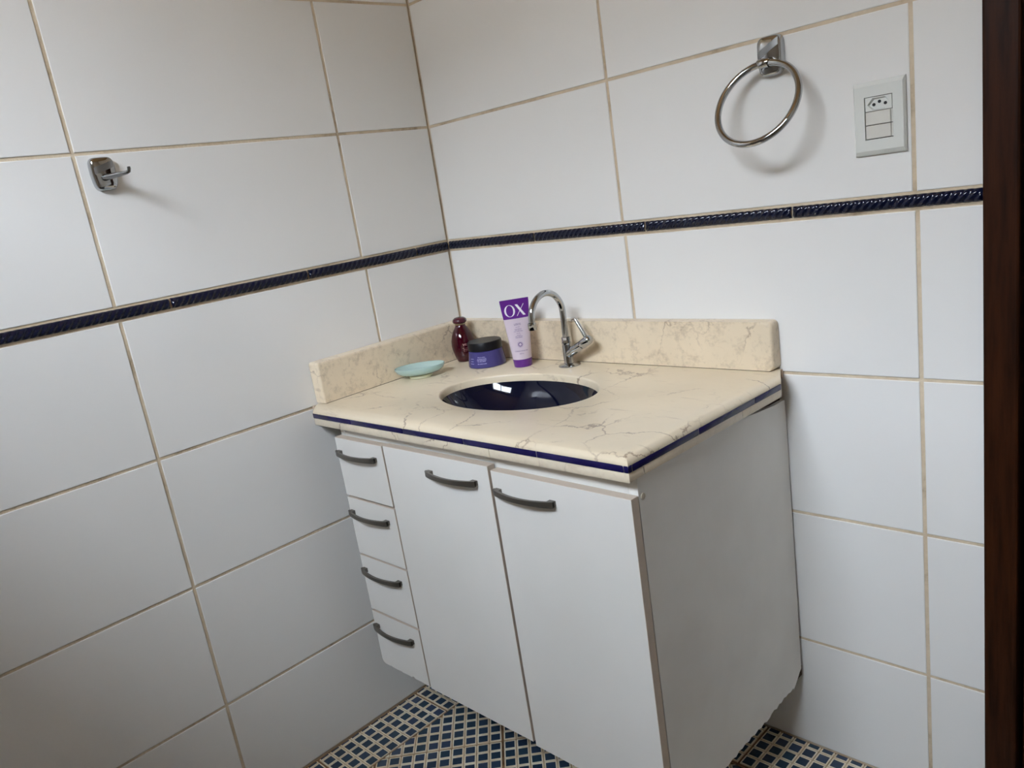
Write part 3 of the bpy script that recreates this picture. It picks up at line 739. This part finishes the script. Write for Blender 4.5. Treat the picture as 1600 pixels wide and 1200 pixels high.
# ------------------------------------------------------------------ wall fittings
def plate_rings(w, h, d, n=48, p=4.6):
    def ring(sw, sh, z):
        q = []
        for i in range(n):
            t = 2*pi*i/n; c_, s_ = cos(t), sin(t)
            x = abs(c_)**(2/p)*(1 if c_ >= 0 else -1); y = abs(s_)**(2/p)*(1 if s_ >= 0 else -1)
            x *= 1-0.10*max(0, -y)                           # slightly narrower towards the foot
            q.append((x*sw, y*sh, z))
        return q
    return [ring(w/2, h/2, 0.0003), ring(w/2, h/2, d*0.30), ring(w/2*0.985, h/2*0.985, d*0.50), ring(w/2*0.93, h/2*0.945, d*0.76), ring(w/2*0.83, h/2*0.87, d*0.88), ring(w/2*0.60, h/2*0.65, d*0.965), ring(w/2*0.3, h/2*0.33, d)]
def band_mesh(w, h, d, x0, z0, x1, z1, wd):
    """flat satin band lying diagonally over the domed plate"""
    v = []; f = []; n = 8
    for i in range(n+1):
        t = i/n; x = x0+(x1-x0)*t; z = z0+(z1-z0)*t
        for s_ in (-0.5, 0.5):
            zz = z+s_*wd; q = max(abs(x)/(w/2), 0.0)
            v += [(x, zz, d*0.45), (x, zz, d*(1.03-0.30*q**4)+0.0006)]
    for i in range(n):
        a = 4*i; b = a+4
        f += [(a+1, b+1, b+3, a+3), (a, b, b+1, a+1), (a+2, a+3, b+3, b+2)]
    f += [(0, 1, 3, 2), (4*n, 4*n+2, 4*n+3, 4*n+1)]
    return v, f
def on_wall(o, mtx): o.matrix_local = mtx; return o
hk = thing('robe_hook', 'small chrome robe hook on the left wall tile', 'hook', (0.0, -0.8370, 1.4350))
HM = Matrix(((0, 0, 1, 0.0003-0.0040), (1, 0, 0, 0), (0, 1, 0, 0), (0, 0, 0, 1)))
on_wall(ob('mounting_plate', rings(plate_rings(0.0470, 0.0630, 0.0165)), M['chrome'], hk, 50), HM)
on_wall(ob('inset_band', band_mesh(0.044, 0.06, 0.0165, -0.0185, 0.0055, 0.0185, 0.0165, 0.0125), M['chrome_satin'], hk), HM)
hp = [(0.008, -0.004, -0.0080), (0.025, 0.003, -0.0078), (0.045, 0.013, -0.0072), (0.062, 0.0215, -0.0065), (0.0665, 0.0240, -0.0050), (0.0680, 0.0248, -0.0005), (0.0680, 0.0248, 0.0030)]
ob('hook_arm', tube(hp, [0.0070, 0.0056, 0.0044, 0.0036, 0.0034, 0.0034, 0.0030], 18), M['chrome_reflect_dark'], hk, 60)

tr = thing('towel_ring', 'chrome towel ring tilting out from the back wall beside the outlet', 'towel ring', (0.9560, 0.0, 1.4420))
RM = Matrix(((1, 0, 0, 0.0020), (0, 0, -1, -0.0003), (0, 1, 0, 0.0015), (0, 0, 0, 1)))
on_wall(ob('mounting_plate', rings(plate_rings(0.0470, 0.0680, 0.0185)), M['chrome'], tr, 50), RM)
on_wall(ob('inset_band', band_mesh(0.047, 0.068, 0.0185, -0.0205, 0.0010, 0.0190, 0.0215, 0.0125), M['chrome_satin'], tr), RM)
cR = Vector((0.9551, -0.0640, 1.3656)) - Vector(tr.location); pr = 0.498
bq = Vector((0, sin(pr), cos(pr)))
pts = [cR+0.0752*(cos(2*pi*i/96)*Vector((1, 0, 0))+sin(2*pi*i/96)*bq) for i in range(96)]
lp = []
for i in range(96):
    t = 2*pi*i/96; rad = cos(t)*Vector((1, 0, 0))+sin(t)*bq; nb = Vector((1, 0, 0)).cross(bq)
    lp.append([cR+0.0752*rad+0.0060*(cos(2*pi*k_/18)*rad+sin(2*pi*k_/18)*nb) for k_ in range(18)])
ob('ring', rings(lp+[lp[0]], False, False), M['chrome'], tr, True)
top = cR+0.0752*bq
bm = tube([top+Vector((-0.0105, 0, -0.0004)), top+Vector((-0.0095, 0, 0)), top+Vector((0.0085, 0, 0)), top+Vector((0.0095, 0, -0.0004))], [0.0074, 0.0082, 0.0082, 0.0074], 24)
box(top.x-0.0085, top.x+0.0075, top.y+0.003, -0.010, top.z-0.0045, top.z+0.0065, 0.001, bm=bm)
ob('clip', bm, M['chrome'], tr, 50)

ot = thing('power_outlet', 'white wall plate with one three hole socket and two switches', 'outlet', (1.1385, 0.0, 1.3085))
def frame_mesh(w, h, iw, ih, iz, d):
    o_ = lambda sx1, sy1, z: [(-w/2+sx1, z, -h/2+sy1), (w/2-sx1, z, -h/2+sy1), (w/2-sx1, z, h/2-sy1), (-w/2+sx1, z, h/2-sy1)]
    i_ = lambda z: [(-iw/2, z, iz-ih/2), (iw/2, z, iz-ih/2), (iw/2, z, iz+ih/2), (-iw/2, z, iz+ih/2)]
    return [o_(0, 0, -0.0004), o_(0, 0, -0.0030), o_(0.0012, 0.0022, -0.0055), o_(0.0030, 0.0075, -d), i_(-d), i_(-0.0020)]
ob('wall_plate', rings(frame_mesh(0.0830, 0.1185, 0.0450, 0.0680, 0.0003, 0.0088), False, True, mat_of=lambda i: 1 if i == 6 else 0), [M['abs'], M['shadow_gap']], ot)
# socket insert with its hexagonal well and three holes
zS = 0.0225; bm = bmesh.new()
hexo = [(-0.0180, -0.0010), (-0.0095, 0.0092), (0.0105, 0.0092), (0.0180, -0.0010), (0.0100, -0.0098), (-0.0095, -0.0098)]
sqr = [(-0.0212, -0.0108), (0.0212, -0.0108), (0.0212, 0.0108), (-0.0212, 0.0108)]
def lp2(p, y): return [bm.verts.new((a, y, zS+b)) for a, b in p]
so, sb = lp2(sqr, -0.0078), lp2(sqr, -0.0025); h0_, h1_ = lp2(hexo, -0.0078), lp2([(a*0.90+0.0006, b*0.84-0.0006) for a, b in hexo], -0.0032)
bridge(sb, so); bridge(h0_, h1_); bm.faces.new(h1_)
es = [e_ for e_ in bm.edges if len(e_.link_faces) == 1 and all(v in so or v in h0_ for v in e_.verts)]
bmesh.ops.triangle_fill(bm, use_beauty=True, edges=es); recalc(bm)
so_ = ob('socket', bm, M['abs'], ot)
for hx, hz in ((-0.0088, -0.0012), (0.0002, 0.0026), (0.0095, -0.0012)):
    q = ob('socket_hole', lathe([(0.0026, 0), (0.0026, 0.0008)], 16), M['dark_hole'], so_)
    q.matrix_local = Matrix.Translation((hx, -0.0031, zS+hz)) @ Matrix.Rotation(pi/2, 4, 'X')
for zz in (0.0003, -0.0219):
    bm = box(-0.0212, 0.0185, -0.0086, -0.0025, zz-0.0105, zz+0.0105, 0.0008); box(0.0188, 0.0212, -0.0060, -0.0025, zz-0.0105, zz+0.0105, bm=bm)
    ob('light_switch', bm, M['abs_cream'], ot)
